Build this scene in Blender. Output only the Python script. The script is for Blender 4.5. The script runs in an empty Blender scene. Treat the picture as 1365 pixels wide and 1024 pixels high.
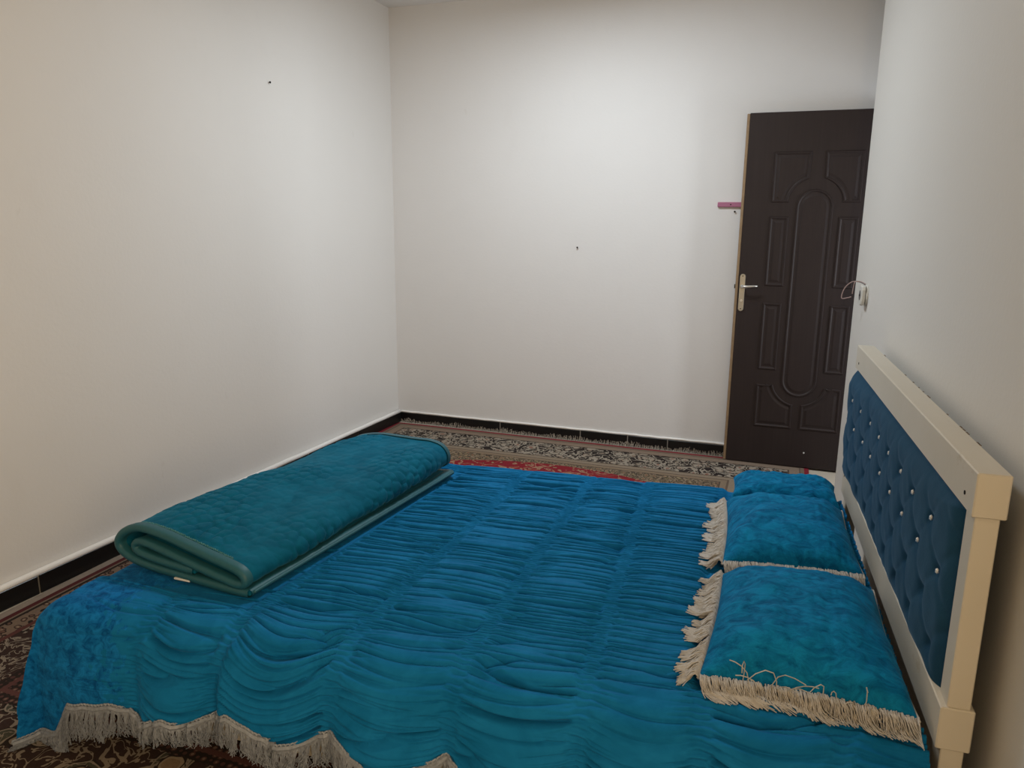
import bpy, math, random
import numpy as np
from mathutils import Matrix, Vector

# ------------------------------------------------------------------ camera, world, light, exposure
S = bpy.context.scene
COL = S.collection
S.view_settings.view_transform = 'Standard'
S.view_settings.look = 'None'
S.view_settings.exposure = 0.0
S.view_settings.gamma = 1.0
S.view_settings.use_curve_mapping = False

def camera():
    p, r, yaw = (math.radians(a) for a in (12.2965, 0.4928, 19.6598))
    F = np.array([0, math.cos(p), -math.sin(p)]); U = np.array([0, math.sin(p), math.cos(p)]); X = np.array([1., 0, 0])
    X2 = math.cos(r)*X + math.sin(r)*U; U2 = -math.sin(r)*X + math.cos(r)*U
    c, s = math.cos(yaw), math.sin(yaw); Z = np.array([[c, -s, 0], [s, c, 0], [0, 0, 1]])
    X2, U2, F = Z@X2, Z@U2, Z@F
    cd = bpy.data.cameras.new('camera'); o = bpy.data.objects.new('camera', cd); COL.objects.link(o)
    cd.sensor_fit = 'HORIZONTAL'; cd.sensor_width = 36.0; cd.lens = 36.0*1000/1365; cd.clip_start = 0.02
    m = Matrix.Identity(4)
    for i in range(3):
        m[i][0], m[i][1], m[i][2] = X2[i], U2[i], -F[i]
    m[2][3] = 1.45
    o.matrix_world = m
    S.camera = o
camera()

w = bpy.data.worlds.new('world'); S.world = w; w.use_nodes = True
w.node_tree.nodes['Background'].inputs[0].default_value = (0.80, 0.86, 1.0, 1)
w.node_tree.nodes['Background'].inputs[1].default_value = 0.5

def area(name, loc, target, sx, sy, power, color):
    l = bpy.data.lights.new(name, 'AREA'); l.shape = 'RECTANGLE'; l.size = sx; l.size_y = sy
    l.energy = power; l.color = color
    o = bpy.data.objects.new(name, l); COL.objects.link(o); o.location = loc
    o.rotation_euler = (Vector(target) - Vector(loc)).to_track_quat('-Z', 'Y').to_euler()
    return o
# ceiling lamp over the far half of the room, daylight through the doorway in the recess, daylight in the window of the right wall beside the camera
area('ceiling_lamp', (-1.10, 3.42, 2.74), (-1.10, 3.42, 0), 0.40, 0.40, 32, (0.86, 0.94, 1.0))
area('doorway_daylight', (1.30, 4.18, 1.15), (-2.6, 4.10, 1.1), 0.16, 1.3, 14, (0.90, 0.95, 1.0))
area('window_daylight', (0.50, -0.30, 1.50), (-2.7, 1.1, 1.45), 0.9, 1.2, 33, (1.0, 0.72, 0.40))

# ------------------------------------------------------------------ helpers
def mesh_obj(name, V, F, mat, parent=None, origin=None, smooth=False):
    V = np.asarray(V, dtype=np.float64).reshape(-1, 3)
    if origin is None:
        origin = parent['_o'] if parent is not None else [0, 0, 0]
    org = np.array(list(origin), dtype=np.float64)
    me = bpy.data.meshes.new(name)
    L = V - org
    if isinstance(F, np.ndarray):
        k = F.shape[1]; n = len(F)
        me.vertices.add(len(L)); me.vertices.foreach_set('co', L.astype(np.float32).ravel())
        me.loops.add(n*k); me.loops.foreach_set('vertex_index', F.astype(np.int32).ravel())
        me.polygons.add(n); me.polygons.foreach_set('loop_start', np.arange(0, n*k, k, dtype=np.int32))
        me.update(calc_edges=True)
    else:
        me.from_pydata(L.tolist(), [], [list(map(int, f)) for f in F])
        me.update()
    me.validate()
    if smooth:
        me.polygons.foreach_set('use_smooth', np.ones(len(me.polygons), dtype=bool))
    if mat is not None:
        me.materials.append(mat)
    o = bpy.data.objects.new(name, me); COL.objects.link(o)
    if parent is not None:
        o.parent = parent
        o.location = org - np.array(list(parent['_o']))
    else:
        o.location = org
    o['_o'] = [float(a) for a in org]
    return o

def empty(name, loc):
    o = bpy.data.objects.new(name, None); COL.objects.link(o); o.location = loc
    o.empty_display_size = 0.1
    o['_o'] = [float(a) for a in loc]
    return o

def tag(o, label=None, cat=None, group=None, kind=None):
    if label: o['label'] = label
    if cat: o['category'] = cat
    if group: o['group'] = group
    if kind: o['kind'] = kind
    return o

def grid_faces(m, n, close_u=False, close_v=False):
    i = np.arange(m if close_u else m-1); j = np.arange(n if close_v else n-1)
    I, J = np.meshgrid(i, j, indexing='ij')
    I2 = (I+1) % m; J2 = (J+1) % n
    return np.stack([I*n+J, I2*n+J, I2*n+J2, I*n+J2], -1).reshape(-1, 4)

class MB:
    def __init__(self): self.V = []; self.F = []
    def add(self, V, F):
        b = len(self.V); self.V += [list(map(float, v)) for v in V]; self.F += [[int(i)+b for i in f] for f in F]
    def box(self, lo, hi, bev=0.0, M=None):
        """axis box with chamfered edges; M maps local points to world"""
        lo = np.array(lo, float); hi = np.array(hi, float)
        b = min(bev, 0.49*min(hi-lo))
        P = []
        if b <= 0:
            for x in (lo[0], hi[0]):
                for y in (lo[1], hi[1]):
                    for z in (lo[2], hi[2]): P.append((x, y, z))
            F = [(0,1,3,2),(4,6,7,5),(0,4,5,1),(2,3,7,6),(0,2,6,4),(1,5,7,3)]
        else:
            idx = {}
            for sx in (0, 1):
                for sy in (0, 1):
                    for sz in (0, 1):
                        c = np.array([(lo, hi)[sx][0], (lo, hi)[sy][1], (lo, hi)[sz][2]])
                        d = np.array([(b, -b)[sx], (b, -b)[sy], (b, -b)[sz]])
                        for ax in range(3):
                            v = c + d; v[ax] = c[ax]
                            idx[(sx, sy, sz, ax)] = len(P); P.append(tuple(v))
            F = []
            def q(*ks): F.append([idx[k] for k in ks])
            for s in (0, 1):
                a = [(s,0,0,0),(s,1,0,0),(s,1,1,0),(s,0,1,0)]; q(*(a if s else a[::-1]))
                a = [(0,s,0,1),(0,s,1,1),(1,s,1,1),(1,s,0,1)]; q(*(a if s else a[::-1]))
                a = [(0,0,s,2),(1,0,s,2),(1,1,s,2),(0,1,s,2)]; q(*(a if s else a[::-1]))
            for s in (0, 1):
                for t in (0, 1):
                    q((s,t,0,0),(s,t,1,0),(s,t,1,1),(s,t,0,1))
                    q((s,0,t,0),(s,1,t,0),(s,1,t,2),(s,0,t,2))
                    q((0,s,t,1),(1,s,t,1),(1,s,t,2),(0,s,t,2))
            for sx in (0, 1):
                for sy in (0, 1):
                    for sz in (0, 1): q((sx,sy,sz,0),(sx,sy,sz,1),(sx,sy,sz,2))
        if M is not None: P = [M(p) for p in P]
        self.add(P, F)
    def tube(self, pts, r, sides=8, cap=True):
        pts = np.array(pts, float); n = len(pts)
        r = np.full(n, r) if np.isscalar(r) else np.array(r)
        T = np.gradient(pts, axis=0); T /= np.linalg.norm(T, axis=1)[:, None]
        up = np.array([0, 0, 1.]) if abs(T[0][2]) < .9 else np.array([1., 0, 0])
        V = []
        for i in range(n):
            a = np.cross(T[i], up); a /= np.linalg.norm(a)+1e-9; up = np.cross(a, T[i])
            for k in range(sides):
                th = 2*math.pi*k/sides
                V.append(pts[i] + r[i]*(math.cos(th)*a + math.sin(th)*up))
        F = [list(f) for f in grid_faces(n, sides, close_v=True)]
        if cap:
            F.append(list(range(sides))[::-1]); F.append([(n-1)*sides+k for k in range(sides)])
        self.add(V, F)
    def build(self, name, mat, parent=None, origin=None, smooth=False):
        o = mesh_obj(name, self.V, self.F, mat, parent, origin, smooth)
        import bmesh
        bm = bmesh.new(); bm.from_mesh(o.data); bmesh.ops.recalc_face_normals(bm, faces=bm.faces[:]); bm.to_mesh(o.data); bm.free()
        return o

def strands(P, r, sides=3):
    """P (N,K,3) polylines -> one set of thin tubes"""
    N, K, _ = P.shape
    T = np.gradient(P, axis=1); T /= np.linalg.norm(T, axis=2, keepdims=True)+1e-9
    ref = np.zeros_like(T); ref[..., 0] = .37; ref[..., 1] = .61; ref[..., 2] = .70
    A = np.cross(T, ref); A /= np.linalg.norm(A, axis=2, keepdims=True)+1e-9
    B = np.cross(T, A)
    rr = np.asarray(r, float)
    if rr.ndim == 0: rr = np.full((N, K), float(rr))
    elif rr.ndim == 1: rr = np.repeat(rr[:, None], K, 1)
    V = np.stack([P + rr[..., None]*(math.cos(t)*A + math.sin(t)*B) for t in [2*math.pi*k/sides for k in range(sides)]], 2)
    V = V.reshape(N, K*sides, 3)
    f = grid_faces(K, sides, close_v=True)
    F = (f[None] + (np.arange(N)*K*sides)[:, None, None]).reshape(-1, 4)
    return V.reshape(-1, 3), F

_tabs = {}
def noise(x, y, seed=0):
    """signed gradient noise, about -1..1"""
    if seed not in _tabs:
        rs = np.random.RandomState(seed); a = rs.rand(256, 256)*2*np.pi
        _tabs[seed] = (np.cos(a), np.sin(a))
    gx, gy = _tabs[seed]
    x = np.asarray(x, float); y = np.asarray(y, float)
    xi = np.floor(x).astype(int); yi = np.floor(y).astype(int); fx = x-xi; fy = y-yi
    u = fx*fx*fx*(fx*(fx*6-15)+10); v = fy*fy*fy*(fy*(fy*6-15)+10)
    def g(dx, dy):
        a = (xi+dx) & 255; b = (yi+dy) & 255
        return gx[a, b]*(fx-dx) + gy[a, b]*(fy-dy)
    return ((g(0,0)*(1-u)+g(1,0)*u)*(1-v) + (g(0,1)*(1-u)+g(1,1)*u)*v)*1.5

def worley(x, y, seed=3, jit=0.75):
    rs = np.random.RandomState(seed); jx = rs.rand(256, 256)*jit; jy = rs.rand(256, 256)*jit
    xi = np.floor(x).astype(int); yi = np.floor(y).astype(int)
    d1 = np.full(x.shape, 9.); d2 = np.full(x.shape, 9.)
    for dx in (-1, 0, 1):
        for dy in (-1, 0, 1):
            a = xi+dx; b = yi+dy
            px = a + jx[a & 255, b & 255] + .5*(b & 1); py = b + jy[a & 255, b & 255]
            d = np.hypot(px-x, py-y)
            d2 = np.where(d < d1, d1, np.minimum(d2, d)); d1 = np.minimum(d1, d)
    return d1, d2

def sstep(a, b, x):
    t = np.clip((x-a)/(b-a), 0, 1); return t*t*(3-2*t)

# ------------------------------------------------------------------ materials
class NT:
    def __init__(self, name, rough=.6, spec=.5):
        self.m = bpy.data.materials.new(name); self.m.use_nodes = True
        self.t = self.m.node_tree; self.b = self.t.nodes['Principled BSDF']
        self.b.inputs['Roughness'].default_value = rough
        self.b.inputs['Specular IOR Level'].default_value = spec
    def n(self, kind, **kw):
        nd = self.t.nodes.new(kind)
        for k, v in kw.items(): setattr(nd, k, v)
        return nd
    def put(self, sock, v):
        if hasattr(v, 'links') or isinstance(v, bpy.types.NodeSocket): self.t.links.new(v, sock)
        elif isinstance(v, (tuple, list)) and len(v) == 3 and sock.type == 'RGBA': sock.default_value = (*v, 1)
        else: sock.default_value = v
    def math(self, op, a, b=0.0, c=None):
        nd = self.n('ShaderNodeMath', operation=op); self.put(nd.inputs[0], a); self.put(nd.inputs[1], b)
        if c is not None: self.put(nd.inputs[2], c)
        return nd.outputs[0]
    def mix(self, f, a, b, blend='MIX'):
        nd = self.n('ShaderNodeMix', data_type='RGBA', blend_type=blend)
        self.put(nd.inputs['Factor'], f); self.put(nd.inputs[6], a); self.put(nd.inputs[7], b); return nd.outputs[2]
    def obj(self, scale=(1,1,1), rot=(0,0,0)):
        c = self.n('ShaderNodeTexCoord'); mp = self.n('ShaderNodeMapping')
        mp.inputs['Scale'].default_value = scale; mp.inputs['Rotation'].default_value = rot
        self.t.links.new(c.outputs['Object'], mp.inputs[0]); return mp.outputs[0]
    def noise(self, vec, scale, detail=3, rough=.5, dist=0.0):
        nd = self.n('ShaderNodeTexNoise'); self.put(nd.inputs['Vector'], vec)
        nd.inputs['Scale'].default_value = scale; nd.inputs['Detail'].default_value = detail
        nd.inputs['Roughness'].default_value = rough; nd.inputs['Distortion'].default_value = dist; return nd.outputs[0]
    def vor(self, vec, scale, feature='F1', rand=1.0, out='Distance'):
        nd = self.n('ShaderNodeTexVoronoi', feature=feature); self.put(nd.inputs['Vector'], vec)
        nd.inputs['Scale'].default_value = scale; nd.inputs['Randomness'].default_value = rand; return nd.outputs[out]
    def ramp(self, f, stops, interp='LINEAR'):
        nd = self.n('ShaderNodeValToRGB'); cr = nd.color_ramp; cr.interpolation = interp
        while len(cr.elements) < len(stops): cr.elements.new(0.5)
        for e, (p, c) in zip(cr.elements, stops):
            e.position = p; e.color = (*c, 1) if isinstance(c, (tuple, list)) else (c, c, c, 1)
        self.put(nd.inputs[0], f); return nd.outputs[0]
    def bump(self, h, dist=.01, strength=1.0):
        nd = self.n('ShaderNodeBump'); nd.inputs['Strength'].default_value = strength; nd.inputs['Distance'].default_value = dist
        self.put(nd.inputs['Height'], h); self.t.links.new(nd.outputs[0], self.b.inputs['Normal'])
    def color(self, c): self.put(self.b.inputs['Base Color'], c); return self
    def sheen(self, wgt, tint, rough=.4):
        self.b.inputs['Sheen Weight'].default_value = wgt; self.b.inputs['Sheen Tint'].default_value = (*tint, 1); self.b.inputs['Sheen Roughness'].default_value = rough

def m_wall(name, base, scuff, patch=None):
    k = NT(name, .62, .35); v = k.obj()
    c = k.mix(k.ramp(k.noise(v, .9, 4, .6), [(.35, 0.0), (.7, 1.0)]), base, tuple(a*.97 for a in base))
    c = k.mix(k.ramp(k.noise(k.obj((1, 1, .35)), 5, 5, .6), [(.62, 0.0), (.76, .06)]), c, scuff)
    c = k.mix(k.ramp(k.noise(k.obj((6, 6, 2.2)), 2.2, 3, .5), [(.735, 0.0), (.76, .12)]), c, scuff)
    if patch:                                  # a whiter strip beside the outer corner, with a ragged noise edge
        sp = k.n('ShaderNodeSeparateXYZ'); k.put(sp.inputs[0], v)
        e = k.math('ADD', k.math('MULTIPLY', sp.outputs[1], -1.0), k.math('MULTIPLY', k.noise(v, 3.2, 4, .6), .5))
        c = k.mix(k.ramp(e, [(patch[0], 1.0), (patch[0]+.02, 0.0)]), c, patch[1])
    k.color(c); k.bump(k.noise(v, 60, 3), .0015, .35)
    return k.m

def m_flat(name, c, rough=.5, spec=.5, metal=0.0, var=.08, scale=20):
    k = NT(name, rough, spec); k.b.inputs['Metallic'].default_value = metal
    k.color(k.mix(k.noise(k.obj(), scale, 4), tuple(a*(1-var) for a in c), tuple(min(1, a*(1+var)) for a in c))); return k.m

def m_velvet(name, dark, light, scale, tint, sheen=.35, crush=.5, stretch=(1,1,1), rot=(0,0,0), bump=.002):
    k = NT(name, .78, .06); v = k.obj(stretch, rot)
    nz = k.noise(v, scale, 6, .66, .7)
    c = k.mix(k.ramp(nz, [(.5-.2*crush-.05, 0.0), (.5+.2*crush, 1.0)]), dark, light)
    k.color(c); k.sheen(sheen, tint)
    k.bump(k.math('ADD', nz, k.math('MULTIPLY', k.noise(v, 220, 2), .25)), bump, .6)
    return k.m

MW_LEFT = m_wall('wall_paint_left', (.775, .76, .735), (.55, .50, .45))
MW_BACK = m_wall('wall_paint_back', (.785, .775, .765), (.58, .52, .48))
MW_RIGHT = m_wall('wall_paint_right_dimmed', (.665, .63, .565), (.50, .45, .38), (1.02, (.69, .67, .63)))  # base darker than the left and back walls, standing in for weaker light
M_CEIL = m_flat('ceiling_paint', (.78, .77, .75), .7, .3, 0, .03, 3)
M_PLASTER = m_flat('plaster_bead_white', (.86, .84, .81), .7, .3, 0, .04, 30)
M_BASE = NT('black_skirting_tile', .32, .4); M_BASE.color(M_BASE.mix(M_BASE.ramp(M_BASE.noise(M_BASE.obj((1,1,2)), 18, 5, .7), [(.66, 0.0), (.74, .5)]), (.008, .0075, .0075), (.10, .09, .08))); M_BASE = M_BASE.m
M_GROUT = m_flat('pale_grout', (.42, .39, .35), .9, .2, 0, .2, 60)
M_FLOOR = m_flat('cream_floor_tile', (.55, .48, .38), .35, .5, 0, .10, 6)
k = NT('dark_brown_door_skin', .55, .3)
k.color(k.mix(k.noise(k.obj((30, 30, 1.2)), 3, 4), (.020, .0125, .0115), (.031, .021, .0195))); k.bump(k.noise(k.obj((60, 60, 2)), 4, 3), .0008, .4)
M_DOOR = k.m
M_EDGE = m_flat('raw_pine_lipping', (.34, .235, .14), .7, .3, 0, .25, 30)
M_PLATE = m_flat('dull_brass_nickel', (.50, .45, .36), .38, .5, .75, .15, 40)
M_LEVER = m_flat('satin_nickel', (.72, .70, .66), .28, .5, .85, .05, 40)
M_PINK = m_flat('pink_painted_wood', (.43, .16, .26), .6, .4, 0, .10, 25)
M_DARK = m_flat('dark_hole', (.008, .007, .006), .8, .2)
M_SOCKET = m_flat('white_plastic', (.66, .65, .60), .4, .5, 0, .04)
M_WIRE = m_flat('pinkish_wire_sheath', (.42, .30, .28), .5, .4)
M_WIRE2 = m_flat('grey_wire_sheath', (.16, .15, .15), .5, .4)
k = NT('cream_painted_wood', .5, .4); v = k.obj()
c = k.mix(k.noise(v, 5, 4), (.57, .52, .425), (.64, .59, .50)); c = k.mix(k.ramp(k.noise(k.obj((1,.5,1)), 13, 5, .65), [(.64, 0.0), (.72, .45)]), c, (.42, .33, .20))
k.color(c); k.bump(k.noise(v, 40, 3), .0012, .4); M_CREAM = k.m
M_MATT = m_flat('mattress_ticking', (.5, .5, .48), .9, .2)
M_COVER = m_velvet('turquoise_velour', (.003, .117, .285), (.008, .172, .40), 9, (.3, .6, .8), .08, .8, bump=.0012)
M_CRUSH = m_velvet('turquoise_crushed_velour', (.0012, .066, .225), (.008, .180, .49), 36, (.1, .6, 1), .12, .5, bump=.006)
M_PILLOW = m_velvet('turquoise_crushed_velvet', (.0006, .085, .215), (.005, .215, .44), 21, (.15, .6, .95), .12, .55, (1, 1.8, 1), (0, 0, .5), .008)
M_BLANKET = m_velvet('teal_plush', (.002, .082, .150), (.005, .130, .222), 11, (.2, .6, .75), .22, .7)
M_BIND = m_flat('teal_satin_binding', (.018, .108, .142), .5, .4, 0, .12, 60)
M_HBLUE = m_velvet('petrol_blue_upholstery', (.010, .046, .092), (.016, .062, .118), 6, (.3, .5, .7), .25, .9)
M_CRYSTAL = m_flat('crystal_stud', (.85, .88, .9), .12, .8, .3, .02)
M_FRINGE = m_flat('silver_grey_viscose', (.235, .26, .305), .5, .5, 0, .55, 120)
M_FRINGE2 = m_flat('ivory_twisted_thread', (.52, .485, .435), .55, .5, 0, .25, 120)
M_LABEL = m_flat('white_label', (.75, .74, .72), .7, .3)
M_RUGFR = m_flat('cotton_rug_fringe', (.46, .40, .33), .9, .2, 0, .2, 80)

# ------------------------------------------------------------------ room shell
def rot2(d):            # unit vector at d degrees from +Y towards +X
    a = math.radians(d); return np.array([math.sin(a), math.cos(a)])
YB, ZC = 4.735, 2.805
CL = np.array([-2.573, YB]); DL = rot2(2.15)              # left wall: foot of the back corner, direction
CR = np.array([0.335, 4.02]); DR = rot2(-3.0)            # right wall: outer corner, direction
YR = -1.10
def on(c, d, y): return c + d*((y-c[1])/d[1])
L0 = on(CL, DL, YR); R0 = on(CR, DR, YR)

def slab(name, a, b, z0, z1, th, mat):
    """vertical wall from a to b, thickened to the right of a->b"""
    a = np.array(a); b = np.array(b); d = (b-a)/np.linalg.norm(b-a); n = np.array([d[1], -d[0]])*th
    P = [(*a, z0), (*b, z0), (*(b+n), z0), (*(a+n), z0), (*a, z1), (*b, z1), (*(b+n), z1), (*(a+n), z1)]
    F = [(0,1,5,4),(1,2,6,5),(2,3,7,6),(3,0,4,7),(4,5,6,7),(3,2,1,0)]
    m = MB(); m.add(P, F); return m
def wall(name, segs, mat):
    m = MB()
    for a, b, z0, z1, th in segs:
        s = slab(name, a, b, z0, z1, th, mat); m.add(s.V, s.F)
    o = m.build(name, mat, origin=(segs[0][0][0], segs[0][0][1], 0)); tag(o, kind='structure'); return o
PX = 0.60                                                 # wall of the recess, with the doorway in it
wl = wall('wall_left', [(CL, L0, 0, ZC, .15)], MW_LEFT)
wb = wall('wall_back', [((PX+.15, YB), CL-np.array([.16, 0]), 0, ZC, .15)], MW_BACK)
w0, w1_ = on(CR, DR, -.80), on(CR, DR, .20)
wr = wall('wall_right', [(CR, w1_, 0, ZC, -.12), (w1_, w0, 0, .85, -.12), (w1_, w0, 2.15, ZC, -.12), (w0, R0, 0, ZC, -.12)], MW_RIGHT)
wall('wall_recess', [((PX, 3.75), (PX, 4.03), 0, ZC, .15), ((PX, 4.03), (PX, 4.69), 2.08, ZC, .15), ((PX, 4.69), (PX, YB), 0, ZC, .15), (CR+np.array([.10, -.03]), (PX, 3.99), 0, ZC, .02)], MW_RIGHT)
wall('wall_rear', [((L0[0]-.2, YR), (R0[0]+.15, YR), 0, ZC, -.15)], MW_LEFT)
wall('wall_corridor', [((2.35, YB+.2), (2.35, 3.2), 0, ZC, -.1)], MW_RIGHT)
m = MB(); m.box((-3.1, YR-.2, -.12), (2.4, YB+.2, 0)); tag(m.build('floor', M_FLOOR), 'cream tiled floor mostly hidden under the rugs', kind='structure')
m = MB(); m.box((-3.1, YR-.2, ZC), (.9, YB+.2, ZC+.12)); tag(m.build('ceiling', M_CEIL), kind='structure')

# black skirting tiles, one object per tile, grout showing between
def skirting(name, c, d, n, cuts, hts, th=.0145, br=.0075, bz=.0815, bo=.005):
    """c start (xy), d direction, n normal into the room, cuts: distances along d"""
    Ms = lambda p: (c[0]+d[0]*p[0]+n[0]*p[1], c[1]+d[1]*p[0]+n[1]*p[1], p[2])
    m = MB(); m.box((cuts[0], .0005, 0), (cuts[-1], th-.006, .071), 0, Ms)
    b = m.build(name, M_GROUT, origin=(*c, 0)); tag(b, kind='structure')
    for i in range(len(cuts)-1):
        m = MB(); m.box((cuts[i]+.003, th-.006, .001), (cuts[i+1]-.003, th, hts[i % len(hts)]), .002, Ms)
        m.build('tile', M_BASE, b)
    rs = np.random.RandomState(5); m = MB()
    x = np.linspace(cuts[0], cuts[-1], 60); z = bz + rs.rand(60)*.003
    m.tube([Ms((a, bo, q)) for a, q in zip(x, z)], br, 8)
    m.build('plaster_bead', M_PLASTER, b, smooth=True)
    return b
skirting('baseboard_left', CL, -DL, np.array([DL[1], -DL[0]]), [0.012, .56, 1.10, 1.65, 2.225, 2.81, 3.42, 4.0, 4.6, 5.2, 5.8, 6.4, 6.88], [.077, .078, .076], .030, .0142, .0835, .0170)
skirting('baseboard_back', CL, np.array([1., 0]), np.array([0, -1.]), [0.006, .80, 1.375, 1.695, 1.955, 2.55, 3.10], [.077, .076, .078])

# ------------------------------------------------------------------ door leaf standing open against the back wall
DY = 4.642
door = empty('door_1', (.135, DY+.02, 0))
tag(door, 'dark brown moulded panel door standing open against the far wall', kind='structure')
m = MB(); m.box((-.246, DY, .012), (.520, DY+.038, 2.053), .0025); m.build('leaf', M_DOOR, door)
m = MB(); m.box((-.2625, DY+.006, .012), (-.2462, DY+.036, 2.050), .002); o = m.build('edge_strip', M_EDGE, door); o['label'] = 'raw pine edge strip'
def arc(cx, cz, r, a0, a1, n=14): return [(cx+r*math.cos(math.radians(a)), cz+r*math.sin(math.radians(a))) for a in np.linspace(a0, a1, n)]
def panel(poly):
    P = np.array(poly)
    if np.sum(P[:, 0]*np.roll(P[:, 1], -1) - np.roll(P[:, 0], -1)*P[:, 1]) < 0: P = P[::-1]
    def off(P, d):
        e = np.roll(P, -1, 0)-P; e /= np.linalg.norm(e, axis=1)[:, None]
        nn = np.stack([-e[:, 1], e[:, 0]], 1); b = nn+np.roll(nn, 1, 0)
        return P + d*b/np.maximum((b*b).sum(1), .25)[:, None]*2/1.0*0.5*2/1.0*.5 if False else P + d*2*b/np.maximum((b*b).sum(1), .5)[:, None]
    rings = [(0, .0), (.004, .0055), (.010, .0055), (.016, .0012), (.024, .0012), (.036, .0042)]
    n = len(P); V = []; F = []
    for o_, h in rings:
        Q = off(P, o_) if o_ else P
        V += [(q[0], DY+.0003-h, q[1]) for q in Q]
    for i in range(len(rings)-1):
        for j in range(n): F.append((i*n+j, i*n+(j+1) % n, (i+1)*n+(j+1) % n, (i+1)*n+j))
    F.append([(len(rings)-1)*n+j for j in range(n)])
    m = MB(); m.add(V, F); m.build('panel', M_DOOR, door)
def mirror(p): return [(.27-x, z) for x, z in p]
R_ = .145
tl = [(-.10, 1.563), (-.002, 1.563)] + arc(.135, 1.553, R_, 172, 106) + [(.10, 1.84), (-.10, 1.84)]
up = [(-.10, 1.09), (.004, 1.09), (.004, 1.485), (-.10, 1.485)]
lo = [(-.10, .595), (.004, .595), (.004, .992), (-.10, .992)]
bl = [(-.10, .245), (.113, .245)] + arc(.135, .538, R_, 261, 194) + [(-.004, .505), (-.10, .505)]
for pl in (tl, up, lo, bl): panel(pl); panel(mirror(pl))
panel(arc(.135, 1.538, .098, 0, 180, 18) + arc(.135, .540, .098, 180, 360, 18))
m = MB()
pts = arc(-.2225, 1.140, .0155, 0, 180, 9) + arc(-.2225, .952, .0155, 180, 360, 9)
n = len(pts); V = [(x, DY+.0005, z) for x, z in pts] + [(x, DY-.004, z) for x, z in pts] + [(-.2225+(x+.2225)*.88, DY-.007, 1.046+(z-1.046)*.985) for x, z in pts]
m.add(V, [(i, (i+1) % n, n+(i+1) % n, n+i) for i in range(n)] + [(n+i, n+(i+1) % n, 2*n+(i+1) % n, 2*n+i) for i in range(n)] + [list(range(2*n, 3*n))])
plate = m.build('lock_plate', M_PLATE, door)
m = MB()
m.tube([(-.2225, DY-.005, 1.083), (-.2225, DY-.022, 1.083)], .0105, 14); m.tube([(-.2225, DY-.02, 1.083), (-.2225, DY-.046, 1.083)], .007, 10)
m.tube([(-.226, DY-.046, 1.0825), (-.205, DY-.050, 1.084), (-.18, DY-.050, 1.0865), (-.155, DY-.047, 1.089), (-.135, DY-.044, 1.0895)], [.0075, .0085, .0075, .006, .004], 10)
m.build('lever_handle', M_LEVER, plate, smooth=True)
m = MB(); m.tube([(-.2225, DY-.006, 1.000), (-.2225, DY-.012, 1.000)], .0075, 12); m.build('key_cylinder', M_LEVER, plate)
for z in (1.143, .951):
    m = MB(); m.tube([(-.2225, DY-.0065, z), (-.2225, DY-.0085, z)], .0035, 8); m.build('screw', M_DARK, plate)
m = MB(); m.box((-.268, DY+.008, 1.068), (-.2626, DY+.03, 1.092), .001); m.build('latch_bolt', M_DARK, door)
for z in (.25, 1.05, 1.80):
    m = MB(); m.tube([(.5265, DY+.004, z-.05), (.5265, DY+.004, z+.05)], .0065, 8); m.build('hinge', M_PLATE, door)
m = MB(); m.tube([(.20, DY+.001, .105), (.20, DY-.001, .105)], .005, 8); m.build('paint_chip', M_LABEL, door)

# pink wooden strip on the back wall
m = MB(); m.box((-.4005, YB-.016, 1.538), (.02, YB-.0005, 1.567), .003)
rail = m.build('wall_strip', M_PINK, origin=(-.19, YB, 1.552)); tag(rail, 'pink wooden strip screwed to the far wall beside the door', 'wall strip')
m = MB(); m.tube([(-.325, YB-.0155, 1.5525), (-.325, YB-.0172, 1.5525)], .0038, 10); m.build('screw_hole', M_DARK, rail)
# nails and a small chip in the plaster
def nail(loc, nrm, label, ln=.008):
    loc = np.array(loc); nrm = np.array(nrm); m = MB(); m.tube([loc-nrm*.004, loc+nrm*ln], .0022, 6); m.tube([loc+nrm*ln, loc+nrm*(ln+.003)], .0055, 8)
    tag(m.build('nail', M_DARK, origin=loc), label, 'nail')
nl = on(CL, DL, 3.50)
nail((nl[0], 3.50, 2.147), (DL[1], -DL[0], 0), 'dark nail sticking out high on the left wall')
nail((-1.253, YB, 1.285), (0, -1, 0), 'tiny dark nail in the middle of the far wall', .008)
nail((-.300, YB, 1.512), (0, -1, 0), 'tiny dark nail just under the pink strip', .007)

# socket on the right wall, with loose wires
sy = 3.655; sx = on(CR, DR, sy)[0]
Msk = lambda p: (sx + DR[0]*p[0] - DR[1]*p[1], sy + DR[1]*p[0] + DR[0]*p[1], 1.140+p[2])     # p = (along wall, out of wall, up)
sock = empty('power_socket', (sx, sy, 1.14)); tag(sock, 'white wall socket with loose wires by the outer corner', 'socket')
def disc(name, r0, r1, y0, y1, mat, sq=2.0, n=24):
    m = MB(); V = []
    for r, y in ((r0, y0), (r0, y1*.7+y0*.3), (r1, y1)):
        for i in range(n):
            a = 2*math.pi*i/n; c_, s_ = math.cos(a), math.sin(a); q = (abs(c_)**sq+abs(s_)**sq)**(-1/sq)
            V.append(Msk((r*q*c_, y, r*q*s_)))
    m.add(V, [(k_*n+i, k_*n+(i+1) % n, (k_+1)*n+(i+1) % n, (k_+1)*n+i) for k_ in range(2) for i in range(n)] + [list(range(2*n, 3*n))])
    return m.build(name, mat, sock)
disc('mounting_ring', .047, .044, .0005, .010, M_SOCKET, 2.0); disc('gasket', .041, .041, .010, .013, M_WIRE2, 2.0)
disc('cover_plate', .044, .040, .013, .028, M_SOCKET, 5.0); disc('socket_well', .022, .021, .0282, .0295, M_WIRE2, 2.0)
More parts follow.
